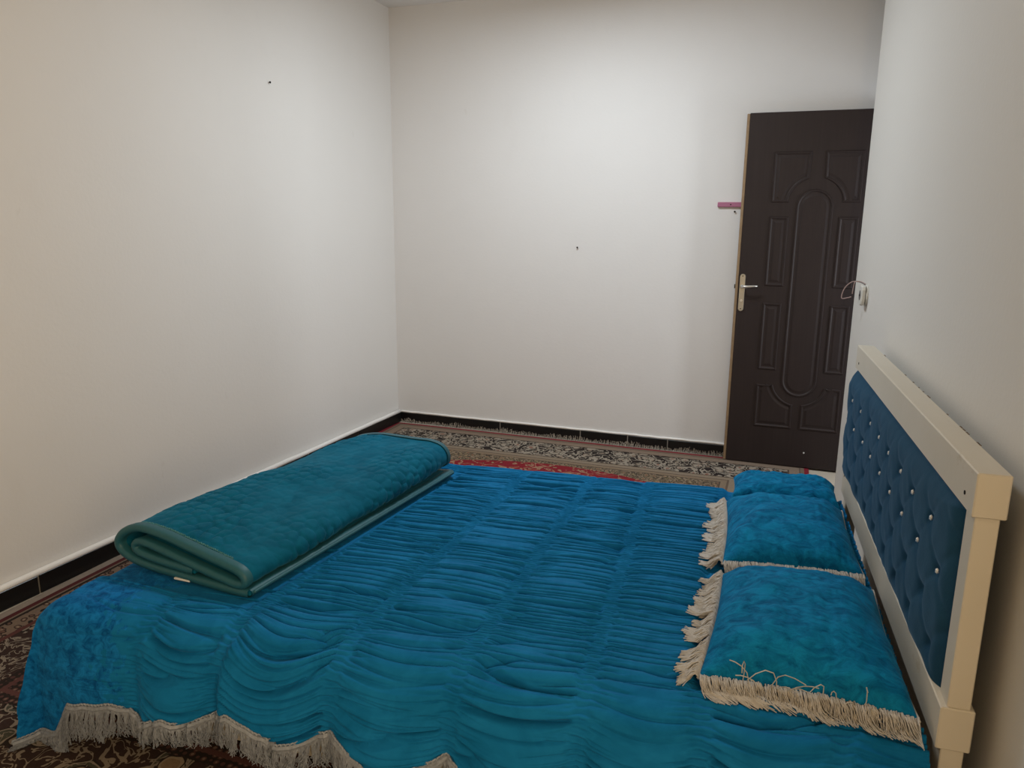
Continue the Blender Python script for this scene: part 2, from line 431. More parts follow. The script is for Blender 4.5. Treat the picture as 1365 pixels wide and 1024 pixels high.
for dz in (-.0095, .0095):
    m = MB(); m.tube([Msk((dz, .029, 0)), Msk((dz, .031, 0))], .003, 8); m.build('pin_hole', M_DARK, sock)
def spline(P, n=40):
    P = np.array(P, float); t = np.linspace(0, 1, len(P)); 
    Q = np.concatenate([[2*P[0]-P[1]], P, [2*P[-1]-P[-2]]]); out = []
    for u in np.linspace(0, len(P)-1-1e-6, n):
        i = int(u); f = u-i; a, b, c_, d = Q[i:i+4]
        out.append(.5*((2*b)+(-a+c_)*f+(2*a-5*b+4*c_-d)*f*f+(-a+3*b-3*c_+d)*f**3))
    return np.array(out)
for nm, P, mt in (('wire', [(.03, .006, .045), (.04, .03, .055), (.06, .06, .052), (.075, .085, .02), (.08, .092, -.022), (.07, .07, -.02), (.06, .055, -.014)], M_WIRE),
                  ('wire', [(.02, .006, .047), (.035, .026, .057), (.05, .046, .054), (.055, .05, .03), (.057, .052, .0)], M_WIRE),
                  ('wire', [(.015, .010, .043), (.028, .018, .052), (.05, .04, .058), (.058, .05, .055)], M_WIRE2)):
    m = MB(); m.tube(spline([Msk(p) for p in P]), .0021, 6); m.build(nm, mt, sock, smooth=True)

# ------------------------------------------------------------------ rugs
def m_rug(name, W, H, dark):
    """object coordinates run 0..W, 0..H over the rug"""
    k = NT(name, .95, .05); v = k.obj(); sp = k.n('ShaderNodeSeparateXYZ'); k.put(sp.inputs[0], v)
    x, y = sp.outputs[0], sp.outputs[1]
    wob = k.n('ShaderNodeVectorMath', operation='ADD'); k.put(wob.inputs[0], v)
    nv = k.n('ShaderNodeTexNoise'); k.put(nv.inputs['Vector'], v); nv.inputs['Scale'].default_value = 9; 
    sc = k.n('ShaderNodeVectorMath', operation='SCALE'); k.put(sc.inputs[0], nv.outputs['Color']); sc.inputs['Scale'].default_value = .06
    k.put(wob.inputs[1], sc.outputs[0]); wv = wob.outputs[0]
    d = k.math('MINIMUM', k.math('MINIMUM', x, k.math('SUBTRACT', W, x)), k.math('MINIMUM', y, k.math('SUBTRACT', H, y)))
    if not dark:
        cream, black, tan, olive, red = (.36, .31, .245), (.018, .014, .013), (.21, .15, .105), (.18, .135, .077), (.24, .012, .022)
        flower = k.ramp(k.vor(wv, 15), [(0, (.25, .09, .06)), (.16, cream), (.30, (.30, .22, .16)), (.36, black), (.5, cream), (.56, black)], 'CONSTANT')
        vine = k.ramp(k.math('ABSOLUTE', k.math('SUBTRACT', k.noise(wv, 11, 2, .5, 1.4), .5)), [(0, 1.0), (.030, 0.0)], 'CONSTANT')
        main = k.mix(vine, flower, cream)
        small = k.ramp(k.vor(wv, 34), [(0, (.32, .09, .06)), (.18, (.36, .28, .17)), (.3, olive), (.47, (.05, .04, .03)), (.6, (.28, .21, .14))], 'CONSTANT')
        vine2 = k.ramp(k.math('ABSOLUTE', k.math('SUBTRACT', k.noise(wv, 26, 2, .5, 1.0), .5)), [(0, 1.0), (.03, 0.0)], 'CONSTANT')
        field = k.mix(k.math('MULTIPLY', vine2, .7), small, (.10, .07, .05))
        stripe = k.mix(k.ramp(k.vor(v, 55, rand=.3), [(0, 1.0), (.25, 0.0)], 'CONSTANT'), tan, (.33, .26, .20))
        ex = k.math('DIVIDE', k.math('SUBTRACT', x, W*.5-.03), 1.30); ey = k.math('DIVIDE', k.math('SUBTRACT', y, -.03), 1.08)
        rr = k.math('ADD', k.math('MULTIPLY', ex, ex), k.math('MULTIPLY', ey, ey))
        sprig = k.ramp(k.vor(wv, 19), [(0, (.30, .16, .09)), (.10, (.40, .29, .17)), (.17, (.10, .03, .03)), (.22, red)], 'CONSTANT')
        vine3 = k.ramp(k.math('ABSOLUTE', k.math('SUBTRACT', k.noise(wv, 8, 2, .5, 1.2), .5)), [(0, 1.0), (.012, 0.0)], 'CONSTANT')
        sprig = k.mix(k.math('MULTIPLY', vine3, .7), sprig, (.40, .28, .17))
        f = k.mix(k.ramp(rr, [(0, 1.0), (.985, 0.0)], 'CONSTANT'), field, sprig)
        b = [(0.0, red), (.028, tan)]
        ring = k.ramp(k.math('DIVIDE', d, .5), [(0, 0.0), (.24, .5), (.76, 0.0), (.96, 1.0)], 'CONSTANT')
        edges = k.ramp(k.math('DIVIDE', d, .5), [(0, (.24, .014, .028)), (.05, (.20, .145, .105)), (.09, (.06, .045, .04)), (.105, (.29, .22, .165)), (.215, black), (.235, cream), (.76, (.05, .04, .03)), (.785, (.31, .25, .18)), (.86, (.10, .07, .05)), (.885, (.27, .2, .13)), (.95, black)], 'CONSTANT')
        edges = k.mix(.35, edges, k.mix(k.ramp(d, [(0, 0.0), (.04, 1.0)], 'CONSTANT'), edges, stripe))
        c = k.mix(k.ramp(k.math('DIVIDE', d, .5), [(0, 0.0), (.235, 1.0), (.76, 0.0)], 'CONSTANT'), edges, main)
        c = k.mix(k.ramp(k.math('DIVIDE', d, .5), [(0, 0.0), (.965, 1.0)], 'CONSTANT'), c, f)
    else:
        cream, black, maroon = (.27, .225, .175), (.018, .014, .012), (.034, .019, .016)
        big = k.vor(wv, 6.5)
        main = k.ramp(big, [(0, (.27, .19, .12)), (.23, (.34, .27, .19)), (.27, black), (.33, (.06, .062, .045)), (.40, cream), (.43, black), (.47, maroon)], 'CONSTANT')
        scroll = k.ramp(k.math('ABSOLUTE', k.math('SUBTRACT', k.noise(wv, 15, 2, .5, 1.6), .5)), [(0, 1.0), (.024, 0.0)], 'CONSTANT')
        main = k.mix(k.math('MULTIPLY', scroll, k.ramp(big, [(0, 0.0), (.30, 1.0)], 'CONSTANT')), main, cream)
        minor = k.ramp(k.vor(wv, 34), [(0, (.30, .23, .16)), (.2, (.14, .075, .055)), (.36, black), (.48, (.20, .14, .10))], 'CONSTANT')
        bead = k.ramp(k.vor(v, 48, rand=.25), [(0, (.20, .13, .095)), (.3, (.09, .04, .035)), (.45, black)], 'CONSTANT')
        fieldv = k.ramp(k.vor(wv, 13), [(0, (.22, .15, .11)), (.12, (.10, .03, .026)), (.3, maroon), (.44, black)], 'CONSTANT')
        dd = k.math('DIVIDE', d, .6)
        c = k.ramp(dd, [(0, (.085, .016, .018)), (.036, (.20, .15, .11)), (.052, black)], 'CONSTANT')
        c = k.mix(k.ramp(dd, [(0, 0.0), (.075, 1.0)], 'CONSTANT'), c, minor)
        c = k.mix(k.ramp(dd, [(0, 0.0), (.20, 1.0), (.235, 0.0)], 'CONSTANT'), c, (.10, .035, .03))
        c = k.mix(k.ramp(dd, [(0, 0.0), (.235, 1.0)], 'CONSTANT'), c, main)
        c = k.mix(k.ramp(dd, [(0, 0.0), (.60, 1.0)], 'CONSTANT'), c, bead)
        c = k.mix(k.ramp(dd, [(0, 0.0), (.66, 1.0), (.69, 0.0), (.73, 1.0), (.755, 0.0)], 'CONSTANT'), c, (.11, .045, .04))
        c = k.mix(k.ramp(dd, [(0, 0.0), (.80, 1.0)], 'CONSTANT'), c, fieldv)
    c = k.mix(k.math('MULTIPLY', k.noise(v, 160, 2), .45), c, (.06, .045, .04))
    k.color(c); k.bump(k.noise(v, 300, 2), .002, .5); return k.m

RA = (-2.555, .235, 3.12, 4.690); RB = (-2.592, .25, 1.02, 3.10)
def rug(name, r, mat, label, z=.009):
    x0, x1, y0, y1 = r; nx, ny = int((x1-x0)/.05), int((y1-y0)/.05)
    X, Y = np.meshgrid(np.linspace(x0, x1, nx), np.linspace(y0, y1, ny), indexing='ij')
    Z = z + .0012*noise(X*2.2, Y*2.2, 8)
    V = np.stack([X, Y, Z], -1).reshape(-1, 3)
    ring = [i*ny for i in range(nx)] + [(nx-1)*ny+j for j in range(1, ny)] + [i*ny+ny-1 for i in range(nx-2, -1, -1)] + [j for j in range(ny-2, 0, -1)]
    low = [(V[i][0], V[i][1], .0006) for i in ring]; nV = len(V); nr = len(ring)
    F = grid_faces(nx, ny).tolist() + [(ring[i], nV+i, nV+(i+1) % nr, ring[(i+1) % nr]) for i in range(nr)] + [[nV+i for i in range(nr)]]
    m = MB(); m.add(np.vstack([V, low]), F)
    o = m.build(name, mat, origin=(x0, y0, 0), smooth=False); tag(o, label, 'rug'); return o
ra = rug('patterned_rug', RA, m_rug('beige_rug_pile', RA[1]-RA[0], RA[3]-RA[2], False), 'beige patterned rug with red medallion along the far wall by the door')
rb = rug('patterned_rug', RB, m_rug('dark_rug_pile', RB[1]-RB[0], RB[3]-RB[2], True), 'dark maroon patterned rug under the bed and along the left wall')
rs = np.random.RandomState(11)
# fringe of the far rug, bent up against the black tiles
def wall_fringe(n, p0, p1, out, z0, hmin, hmax, rad, parent, name='fringe'):
    p0 = np.array(p0); p1 = np.array(p1); out = np.array(out); P = np.zeros((n, 5, 3)); d = (p1-p0)/np.linalg.norm(p1-p0)
    for i in range(n):
        f = i/(n-1); h = hmin+(hmax-hmin)*rs.rand()*(.55+.45*math.sin(f*57)*math.sin(f*23)); b = p0+(p1-p0)*f; lean = rs.randn()*.008
        P[i] = [(*(b+d*lean*q+out*dx), z0+h*q) for q, dx in ((0, -.006), (.05, .012), (.25, .024+rs.rand()*.004), (.6, .027+rs.rand()*.006), (1, .024+rs.rand()*.008))]
    V, F = strands(P, rad, 3); o = mesh_obj(name, V, F, M_RUGFR, parent); tag(o, kind='stuff'); return o
wall_fringe(620, (RA[0]+.01, RA[3]), (-.27, RA[3]), (0, 1.), .007, .012, .040, .0022, ra)
# flat woven end of the dark rug beside the left wall, and a stretch of its fringe climbing the tiles
M_WOVEN = m_flat('woven_end_cotton', (.26, .215, .175), .95, .1, 0, .2, 60)
m = MB(); m.box((RB[0]-.045, RB[2]+.01, .0008), (RB[0]+.001, 2.78, .006), .001); o = m.build('woven_end', M_WOVEN, rb); o['label'] = 'flat pale woven end'
def climb():
    n = 44; P = np.zeros((n, 5, 3))
    for i in range(n):
        y = 2.775+.29*i/(n-1)+rs.randn()*.002; xw = on(CL, DL, y)[0]; h = .056+.018*rs.rand()
        P[i] = [(RB[0]+.004, y, .006), (xw+.045, y, .010), (xw+.034, y+rs.randn()*.002, .025), (xw+.031, y+rs.randn()*.002, h*.7), (xw+.030, y+rs.randn()*.003, h)]
    V, F = strands(P, .0022, 4); tag(mesh_obj('fringe', V, F, M_RUGFR, rb), kind='stuff')
climb()

# ------------------------------------------------------------------ bed
A3 = math.radians(3.0)
EH = np.array([-math.sin(A3), math.cos(A3), 0]); EN = np.array([math.cos(A3), math.sin(A3), 0]); H0 = np.array([.366, 1.53, 0])
MH = lambda p: tuple(H0 + EH*p[0] + EN*p[1] + np.array([0, 0, p[2]]))     # p = (along headboard from the near end, back from its face, up)
bed = empty('bed', (-.75, 2.15, 0))
tag(bed, 'double bed with white wooden frame and blue buttoned headboard against the right wall', 'bed')
HL = 1.54
def hb(name, lo_, hi_, bev=.002):
    m = MB(); m.box(lo_, hi_, bev, MH); return m.build(name, M_CREAM, bed)
tr = hb('top_rail', (-.004, 0, .916), (HL+.004, .058, 1.003), .0025)
hb('post', (.004, .008, .009), (.060, .050, .916)); hb('post', (HL-.060, .008, .009), (HL-.004, .050, .916))
hb('lower_rail', (-.002, -.004, .422), (HL+.002, .058, .515), .0025)
for l in (.055, 1.47):
    m = MB(); m.tube([MH((l, .0005, .945)), MH((l, -.0012, .945))], .0045, 8); m.build('screw_hole', M_DARK, tr)
m = MB(); m.tube([MH((1.50, -.0035, .497)), MH((1.50, -.0052, .497))], .004, 8); m.build('screw_hole', M_DARK, bed)
rsn = np.random.RandomState(2)
m = MB()                                                   # chipped paint along the back edge of the top rail
for i in range(16):
    l = rsn.rand()*HL; wd = .006+.02*rsn.rand()
    m.box((l, .0555, 1.0026), (l+wd, .0585, 1.0036), 0, MH)
o = m.build('paint_chips', m_flat('bare_wood', (.16, .11, .07), .8, .2), tr); tag(o, kind='stuff')
# upholstered panel with diamond tufting
ROW = (.825, .740, .655, .570); DXB = .163
BUT = []
for r_, z in enumerate(ROW):
    l = .225 if r_ % 2 == 0 else .1435
    while l < HL-.07: BUT.append((l, z)); l += DXB
LL, ZZ = np.meshgrid(np.linspace(.030, HL-.030, 380), np.linspace(.505, .9155, 110), indexing='ij')
dep = np.full(LL.shape, 9.)
for l, z in BUT: dep = np.minimum(dep, np.hypot(LL-l, (ZZ-z)*1.0))
line = np.full(LL.shape, 9.)
for sg in (1, -1):
    c0 = (LL-.225)/DXB + sg*(ZZ-.825)/.17
    line = np.minimum(line, np.abs(c0-np.round(c0)))
inside = sstep(.915, .85, ZZ)*sstep(.51, .55, ZZ)
edge = np.minimum(np.minimum((LL-.03)*.22, HL-.03-LL), np.minimum(ZZ-.505, .9155-ZZ))
puff = .030*(1-np.exp(-edge/.022)) + .003 + .010*sstep(1.0, 1.45, LL)*sstep(0, .05, edge)
puff -= .0085*np.exp(-(dep/.017)**2)*sstep(0, .03, edge) + .0022*np.exp(-(line/.085)**2)*inside + .0045*np.exp(-(dep/.05)**2)*sstep(0, .03, edge)
puff += .0030*noise(LL*9, ZZ*9, 4) + .0012*noise(LL*22, ZZ*22, 5)
puff = puff*sstep(.02, .10, LL) - .012*sstep(.11, .04, LL)
PV = H0 + EH*LL[..., None] + EN*(.012-puff)[..., None]; PV[..., 2] = ZZ
up_ = mesh_obj('upholstered_panel', PV, grid_faces(380, 110), M_HBLUE, bed, smooth=True); up_['label'] = 'petrol blue velvet panel with diamond tufting'
import bmesh
def stud_mesh():
    bm = bmesh.new(); bmesh.ops.create_icosphere(bm, subdivisions=1, radius=.0046)
    for v_ in bm.verts: v_.co.z *= 1.5
    me = bpy.data.meshes.new('crystal_button'); bm.to_mesh(me); bm.free(); me.materials.append(M_CRYSTAL); return me
sm = stud_mesh()
for l, z in BUT:
    if z < .72: continue
    i = int(np.argmin(abs(LL[:, 0]-l))); j = int(np.argmin(abs(ZZ[0]-z)))
    o = bpy.data.objects.new('crystal_button', sm); COL.objects.link(o); o.parent = up_
    o.location = Vector(PV[i, j] - EN*.007) - Vector(up_['_o'])
# box frame and mattress
NF, NH, FH, FF = (np.array(a) for a in ((-1.835, 1.344), (.36, 1.50), (.28, 3.02), (-1.89, 2.80)))
def quad(s, t):
    s = np.asarray(s)[..., None]; t = np.asarray(t)[..., None]
    return NH*(1-s)*(1-t) + NF*s*(1-t) + FH*(1-s)*t + FF*s*t
def board(name, a, b, z0, z1, th, mat):
    s_ = slab(name, a, b, z0, z1, th, mat); s_.build(name, mat, bed)
q = lambda s, t: quad(np.array(s), np.array(t))
board('side_board', q(.015, .022), q(.985, .022), .100, .30, -.022, M_CREAM)
board('side_board', q(.985, .978), q(.015, .978), .100, .30, -.022, M_CREAM)
board('foot_board', q(.982, .035), q(.982, .965), .100, .30, -.022, M_CREAM)
for s_, t_ in ((.93, .09), (.93, .91), (.08, .09), (.08, .91)):
    c_ = q(s_, t_); m = MB(); m.box((c_[0]-.03, c_[1]-.03, .0135), (c_[0]+.03, c_[1]+.03, .16), .003); m.build('leg', M_CREAM, bed)
def prism(name, pts, z0, z1, mat):
    n = len(pts); m = MB(); m.add([(*p, z0) for p in pts]+[(*p, z1) for p in pts], [(i, (i+1) % n, n+(i+1) % n, n+i) for i in range(n)]+[list(range(n)), list(range(n, 2*n))]); return m.build(name, mat, bed)
prism('mattress', [q(.03, .045), q(.965, .045), q(.965, .955), q(.03, .955)], .20, .340, M_MATT)

# ------------------------------------------------------------------ coverlet
LB, WB = 2.20, 1.48
ZT = .398
BANDS = [(.075, .075), (.203, .200), (.322, .335), (.459, .440), (.598, .565), (.742, .705), (.853, .825)]      # fraction along the bed, at the near and the far edge
HEM_S = [-.1, .0, .075, .135, .20, .27, .322, .40, .459, .535, .570, .592, .630, .654, .686, .715, .757, .772, .797, .837, .853, .884, .950, .975, 1.0, 1.2]
HEM_D = [.17, .17, .13, .19, .13, .19, .13, .19, .126, .190, .140, .125, .165, .171, .140, .115, .160, .171, .155, .202, .198, .184, .212, .315, .335, .335]
ns, nn, nt, nf = 400, 150, 880, 26
sv = np.concatenate([np.linspace(.002, 1.0, ns), np.linspace(1.0, 1.09, 40)[1:]])      # beyond 1: hangs over the foot end (fraction of bed length)
bv = np.concatenate([np.linspace(-1, 0, nn), np.linspace(0, 1, nt)[1:], np.linspace(1, 2, nf)[1:]])
SS, BB = np.meshgrid(sv, bv, indexing='ij')
sc = np.minimum(SS, 1.0)
Dn = np.interp(sc, HEM_S, HEM_D) + .004*noise(sc*60, sc*0, 21)
tt = np.clip(BB, 0, 1)
dn = np.where(BB < 0, -BB*Dn, 0.0)                    # drop over the near side
df = np.where(BB > 1, (BB-1)*.16, 0.0)
ds = np.maximum(SS-1, 0)*LB
# band coordinate: which panel, phase inside
tb = np.clip(BB, 0, 1)
B = np.array([[b[0]]*2 + [b[1]] for b in BANDS])
bpos = [b[0] + (b[1]-b[0])*tb for b in BANDS]
ph = np.zeros_like(SS); pid = np.zeros_like(SS); dist = np.full(SS.shape, 9.)
edges_ = [np.full(SS.shape, -.06)] + bpos + [np.full(SS.shape, 1.05)]
for i in range(len(edges_)-1):
    a, b_ = edges_[i], edges_[i+1]; msk = (SS >= a) & (SS < b_)
    ph = np.where(msk, (SS-a)/(b_-a), ph); pid = np.where(msk, i, pid)
msk = SS >= 1.05; pid = np.where(msk, len(edges_)-2, pid); ph = np.where(msk, .999, ph)
for b_ in bpos: dist = np.minimum(dist, np.abs(SS-b_)*LB)
bw = np.exp(-(dist/.024)**4)                           # on the shirred band
TP = tb*WB - dn                                        # physical distance across
SP = SS*LB
lastp = (pid == len(edges_)-2)                         # plain crushed panel at the foot end
near = sstep(.30, -.02, TP)                              # wrinkles loosen towards the near side
arch = np.sin(np.pi*ph)
sag = np.where(pid == 5, .055, .016)
twarp = TP + .007*noise(SP*3+pid*9.7, TP*6, 31) + sag*near*(arch-.5) - .012*(1-near)*(arch-.5)*np.sin(TP*9+pid) + .012*(pid % 2)
def plateau(n, k, e): return np.minimum(1, np.abs(n)/k)**e       # flat cloth cut by narrow deep creases where the noise crosses zero
n1 = noise(SP*1.0+pid*23.1, twarp/.029, 33); n2 = noise(SP*3.4+pid*11.3, twarp/.015, 34)
n3 = noise(SP*1.8+pid*5.1, twarp/.085, 35)
bandn = np.exp(-(dist/.060)**2)
m1 = .70+.30*sstep(-.45, .25, noise(SP*5+pid*3, TP/.05, 42)); m2 = np.clip(.40*sstep(-.1, .4, noise(SP*4+pid*7, TP/.06, 43)) + .9*bandn, 0, 1)
w1 = plateau(n1, .19, .8); w2 = plateau(n2, .22, .8); w3 = plateau(n3, .11, .7)
h = .020 - .042*(1-w1)*m1*(1-.78*near) - .015*(1-w2)*m2*(1-.3*near) - .030*near*(1-w3)*m1
h += .0045*np.minimum(1, np.abs(n1)/.6) + .006*near*np.minimum(1, np.abs(n3)/.6)
fine = .0030*np.sin(TP*2*np.pi/.0125 + 2.5*noise(SP*25, TP*30, 36)) + .0026*noise(SP*40, TP/.008, 37)
env_l = np.where(lastp, .30*sstep(.95, .0, ph)+.06, 1.0)
h = .020 + (h-.020)*env_l
h = h*(1-bw) + (fine+.0185)*bw
h += .003*(np.clip(arch, 0, 1)**.55)*(~lastp)
h += .006*noise(SP*3, TP*3, 38)*np.where(lastp, 1.4, .6)
h += np.where(lastp, .009*np.abs(noise(SP*5+TP*4, TP*5-SP*3, 40)), 0)
h = np.where(BB <= 1, h + (.020-h)*sstep(.972, .997, tb), .020)
# flattened where the blanket and the pillows press on it
base = quad(sc, tt)
def under(poly):
    m_ = np.ones(SS.shape); P_ = np.array(poly)
    for a_, b_ in zip(P_, np.roll(P_, -1, 0)):
        e_ = (b_-a_)/np.linalg.norm(b_-a_); m_ = np.minimum(m_, sstep(-.03, .0, (base[..., 0]-a_[0])*-e_[1] + (base[..., 1]-a_[1])*e_[0]))
    return m_
FEET = [[(-1.88, 1.54), (-1.312, 1.53), (-1.208, 2.76), (-1.72, 2.75)], [(-.11, 1.585), (.34, 1.61), (.30, 2.22), (-.14, 2.20)], [(-.125, 2.235), (.31, 2.26), (.27, 2.83), (-.155, 2.80)], [(-.12, 2.78), (.27, 2.80), (.26, 3.05), (-.14, 3.05)]]
pressed = np.max([under(p_) for p_ in FEET], axis=0)
h = h*(1-pressed) + np.minimum(h, .008)*pressed
# folds where it hangs: panels belly out, sharply beside the band at .742
hang = sstep(.0, .14, dn)
hq = np.clip(dn/Dn, 0, 1)**2
r6 = np.where(pid == 5, np.minimum(1, (1-ph)/(.10+.55*hq))**.7*np.minimum(1, ph/.8), arch)
h += hang*np.where(lastp, (.012*noise(SP*7, TP*2, 41)+.008)*sstep(0, .25, ph), .046*r6*np.where(pid == 5, 1.25, 1.0))
h += .020*sstep(-.10, .05, dn-TP*(TP > 0))*np.where(pid == 5, np.exp(-((1-ph)/.25)**2)*(1-bw), 0)
# profile over the edges
RR = .055 + .04*sstep(1.0, .80, SS)
def over(q, rr):        # q: signed distance past the edge -> (surface turn angle, drop, outward move)
    x = np.clip(1+q/rr, 0, 1)
    turn = sstep(0, 1.55, x + np.clip(q/(.8*rr), 0, .55))*np.pi/2
    dz = np.where(q < 0, .36*rr*x*x, .36*rr + np.maximum(q, 0)); ou = np.where(q < 0, 0, .27*rr*(1-np.exp(-np.maximum(q, 0)/(.33*rr))))
    return turn, dz, ou
qn = np.where(BB < 0, dn, -tb*WB); qf = np.where(BB > 1, df, -(1-tb)*WB); qs = np.where(SS > 1, ds, -(1-sc)*LB)
an, zn, on_ = over(qn, RR); af, zf, of_ = over(qf, .05); as_, zs, os_ = over(qs, .045)
Xw = np.zeros(SS.shape+(3,)); Xw[..., :2] = base
ndir = np.array([.07, -1, 0]); ndir /= np.linalg.norm(ndir); fdir = np.array([.02, 1., 0]); sdir = np.array([-1, -.03, 0])
side_d = np.maximum(zn, zf)
rho = np.hypot(side_d, zs)
both = 2*side_d*zs/np.maximum(rho**2, 1e-9)
Xw[..., 2] = ZT - rho
outn = np.sin(an); outf = np.sin(af); outs = np.sin(as_)
hz = h*np.clip(np.cos(an)*np.cos(af)*np.cos(as_), 0, 1)
Xw[..., 2] += hz
Xw += ndir*(h*outn*(1-.4*outs))[..., None] + fdir*(h*outf)[..., None] + sdir*(h*outs*.7)[..., None]
Xw += ndir*(on_ + .035*dn)[..., None] + fdir*(of_ + .03*df)[..., None] + sdir*(os_*.6 + .02*ds)[..., None]
dog = .24*np.minimum(rho, np.maximum(dn+df, ds))*both**1.5*((dn+df > 0) & (ds > 0))
Xw += (ndir*.80+sdir*.30)*(dog*(BB < .5))[..., None] + (fdir*.6+sdir*.5)*(dog*(BB > .5))[..., None]
Xw[..., 2] = np.maximum(Xw[..., 2], .036)
CG = np.full((520, 460), .0)                            # top of the coverlet on a 5 mm grid, for what lies on it
gi = ((Xw[..., 0]+2.1)/.005).astype(int); gj = ((Xw[..., 1]-1.1)/.005).astype(int)
ok_ = (gi >= 0) & (gi < 520) & (gj >= 0) & (gj < 460); np.maximum.at(CG, (gi[ok_], gj[ok_]), Xw[..., 2][ok_])
for _ in range(2):
    for ax in (0, 1): CG = np.maximum(CG, np.maximum(np.roll(CG, 1, ax), np.roll(CG, -1, ax)))
def cover_top(x, y): return CG[np.clip(((x+2.1)/.005).astype(int), 0, 519), np.clip(((y-1.1)/.005).astype(int), 0, 459)]
cov = mesh_obj('coverlet', Xw, grid_faces(len(sv), len(bv)), M_COVER, origin=(-.75, 2.15, ZT), smooth=True)
cov.data.materials.append(M_CRUSH)
fl = lastp[:-1, :-1] & ((ph + .16*noise(SP*9, TP*9, 44) + .16*noise(SP*55, TP*55, 45))[:-1, :-1] > .20)
cov.data.polygons.foreach_set('material_index', fl.astype(np.int32).ravel())
tag(cov, 'turquoise ruched velvet coverlet with grey fringe spread over the bed', 'coverlet')
# hem trim: braid and hanging fringe along the near hem and round the foot
hem = np.concatenate([Xw[:, 0, :], ])
seg = np.linalg.norm(np.diff(hem, axis=0), axis=1); cum = np.concatenate([[0], np.cumsum(seg)])
def along(pth, cm, u): return np.stack([np.interp(u, cm, pth[:, i]) for i in range(3)], -1)
u = np.linspace(0, cum[-1], int(cum[-1]/.0105)); P0 = along(hem, cum, u)
m = MB()
for i in range(len(u)-1):
    c_ = (P0[i]+P0[i+1])/2 + ndir*.004; d_ = P0[i+1]-P0[i]; up3 = np.array([0, 0, 1.])
    m.tube([c_ - d_*.55 + up3*.004, c_ - d_*.2 + up3*.0085, c_ + d_*.3 + up3*.008, c_ + d_*.55 + up3*.002, c_+d_*.2-up3*.003, c_-d_*.4-up3*.003], .0026, 4)
zz = [tuple(P0[i] + ndir*.004 + np.array([0, 0, -.013 + .003*((i % 2)*2-1)])) for i in range(0, len(u))]
m.tube(zz, .0035, 5)
m.tube([tuple(P0[i] + ndir*.003 + np.array([0, 0, -.003])) for i in range(len(u))], .0075, 6)
tag(m.build('braid', M_FRINGE, cov), 'looped silver grey braid', kind='stuff')
rs = np.random.RandomState(23)
N = 4600; uu = np.sort(rs.rand(N))*cum[-1]; b0 = along(hem, cum, uu); K = 6
tas = np.floor(uu/.016); tph = (uu/.016-tas)-.5
tr_ = np.random.RandomState(7).randn(int(tas.max())+2)
lean = tr_[tas.astype(int)]*.007; oo = np.abs(tr_[tas.astype(int)])*.006
tl_ = along(hem, cum, np.clip(uu+.01, 0, cum[-1]))-along(hem, cum, np.clip(uu-.01, 0, cum[-1])); tl_[:, 2] = 0; tl_ /= np.linalg.norm(tl_, axis=1)[:, None]+1e-9
P = np.zeros((N, K, 3)); ln = (.046+.026*rs.rand(N)**1.3)*np.interp(np.interp(uu, cum, sv), [0, .75, .79, .85, .89, 1.2], [1, 1, .6, .62, 1.25, 1.35])
ln = np.minimum(ln, np.maximum(b0[:, 2]-.026, .010))
for j in range(K):
    f = j/(K-1)
    P[:, j] = b0 + ndir*(.006+oo*f+.008*rs.rand(N)*f*(1.2-f)*2)[:, None] + tl_*(lean*f - tph*.005*math.sin(min(f*1.6, 1)*np.pi) + rs.randn(N)*.0065*f)[:, None]
    P[:, j, 2] = b0[:, 2] - .008 - ln*f
P[..., 2] = np.maximum(P[..., 2], .0135)
V, F = strands(P, .0011, 3)
tag(mesh_obj('fringe', V, F, M_FRINGE, cov), 'hanging silver grey thread fringe', kind='stuff')

# ------------------------------------------------------------------ folded blanket
near_p = [(-1.332, .422), (-1.38, .420), (-1.46, .421), (-1.58, .423), (-1.70, .426), (-1.785, .437), (-1.828, .458), (-1.835, .487), (-1.805, .518), (-1.745, .540), (-1.65, .535), (-1.56, .518), (-1.47, .501), (-1.41, .490), (-1.368, .480), (-1.347, .464), (-1.350, .446), (-1.378, .440), (-1.42, .446), (-1.50, .460), (-1.60, .478), (-1.70, .496), (-1.745, .499), (-1.770, .486), (-1.765, .466), (-1.73, .456), (-1.66, .449), (-1.58, .446), (-1.535, .446)]
far_p = [(-1.230, .422), (-1.28, .420), (-1.35, .421), (-1.46, .423), (-1.56, .425), (-1.63, .437), (-1.672, .460), (-1.682, .492), (-1.655, .526), (-1.60, .545), (-1.53, .552), (-1.46, .549), (-1.38, .545), (-1.32, .543), (-1.275, .530), (-1.252, .502), (-1.252, .470), (-1.278, .455), (-1.32, .458), (-1.39, .470), (-1.48, .488), (-1.56, .505), (-1.60, .507), (-1.622, .490), (-1.615, .470), (-1.58, .459), (-1.52, .452), (-1.45, .448), (-1.41, .448)]
n_u, n_v = 330, 190
def path(pp): 
    Q = spline(pp, 1400); cm = np.concatenate([[0], np.cumsum(np.linalg.norm(np.diff(Q, axis=0), axis=1))])
    u_ = np.linspace(0, cm[-1], n_u); return np.stack([np.interp(u_, cm, Q[:, i]) for i in range(2)], -1), cm[-1]
pn, ln_ = path(near_p); pf, lf_ = path(far_p)
vv = np.linspace(0, 1, n_v)
C = pn[:, None]*(1-vv)[None, :, None] + pf[:, None]*vv[None, :, None]        # (n_u, n_v, 2): x, z
Uu = np.linspace(0, ln_, n_u)[:, None]*np.ones((1, n_v)); Vv = np.ones((n_u, 1))*(vv*1.08)[None]
Y0 = 1.605 + .0*Uu; 
ysk = 1.60 + Vv + (-.035*np.clip((C[..., 0]+1.80)/.45, 0, 1))*(1-vv)[None] + .03*np.clip((C[..., 0]+1.65)/.4, 0, 1)*vv[None]
T = np.gradient(C, axis=0); T /= np.linalg.norm(T, axis=2, keepdims=True)
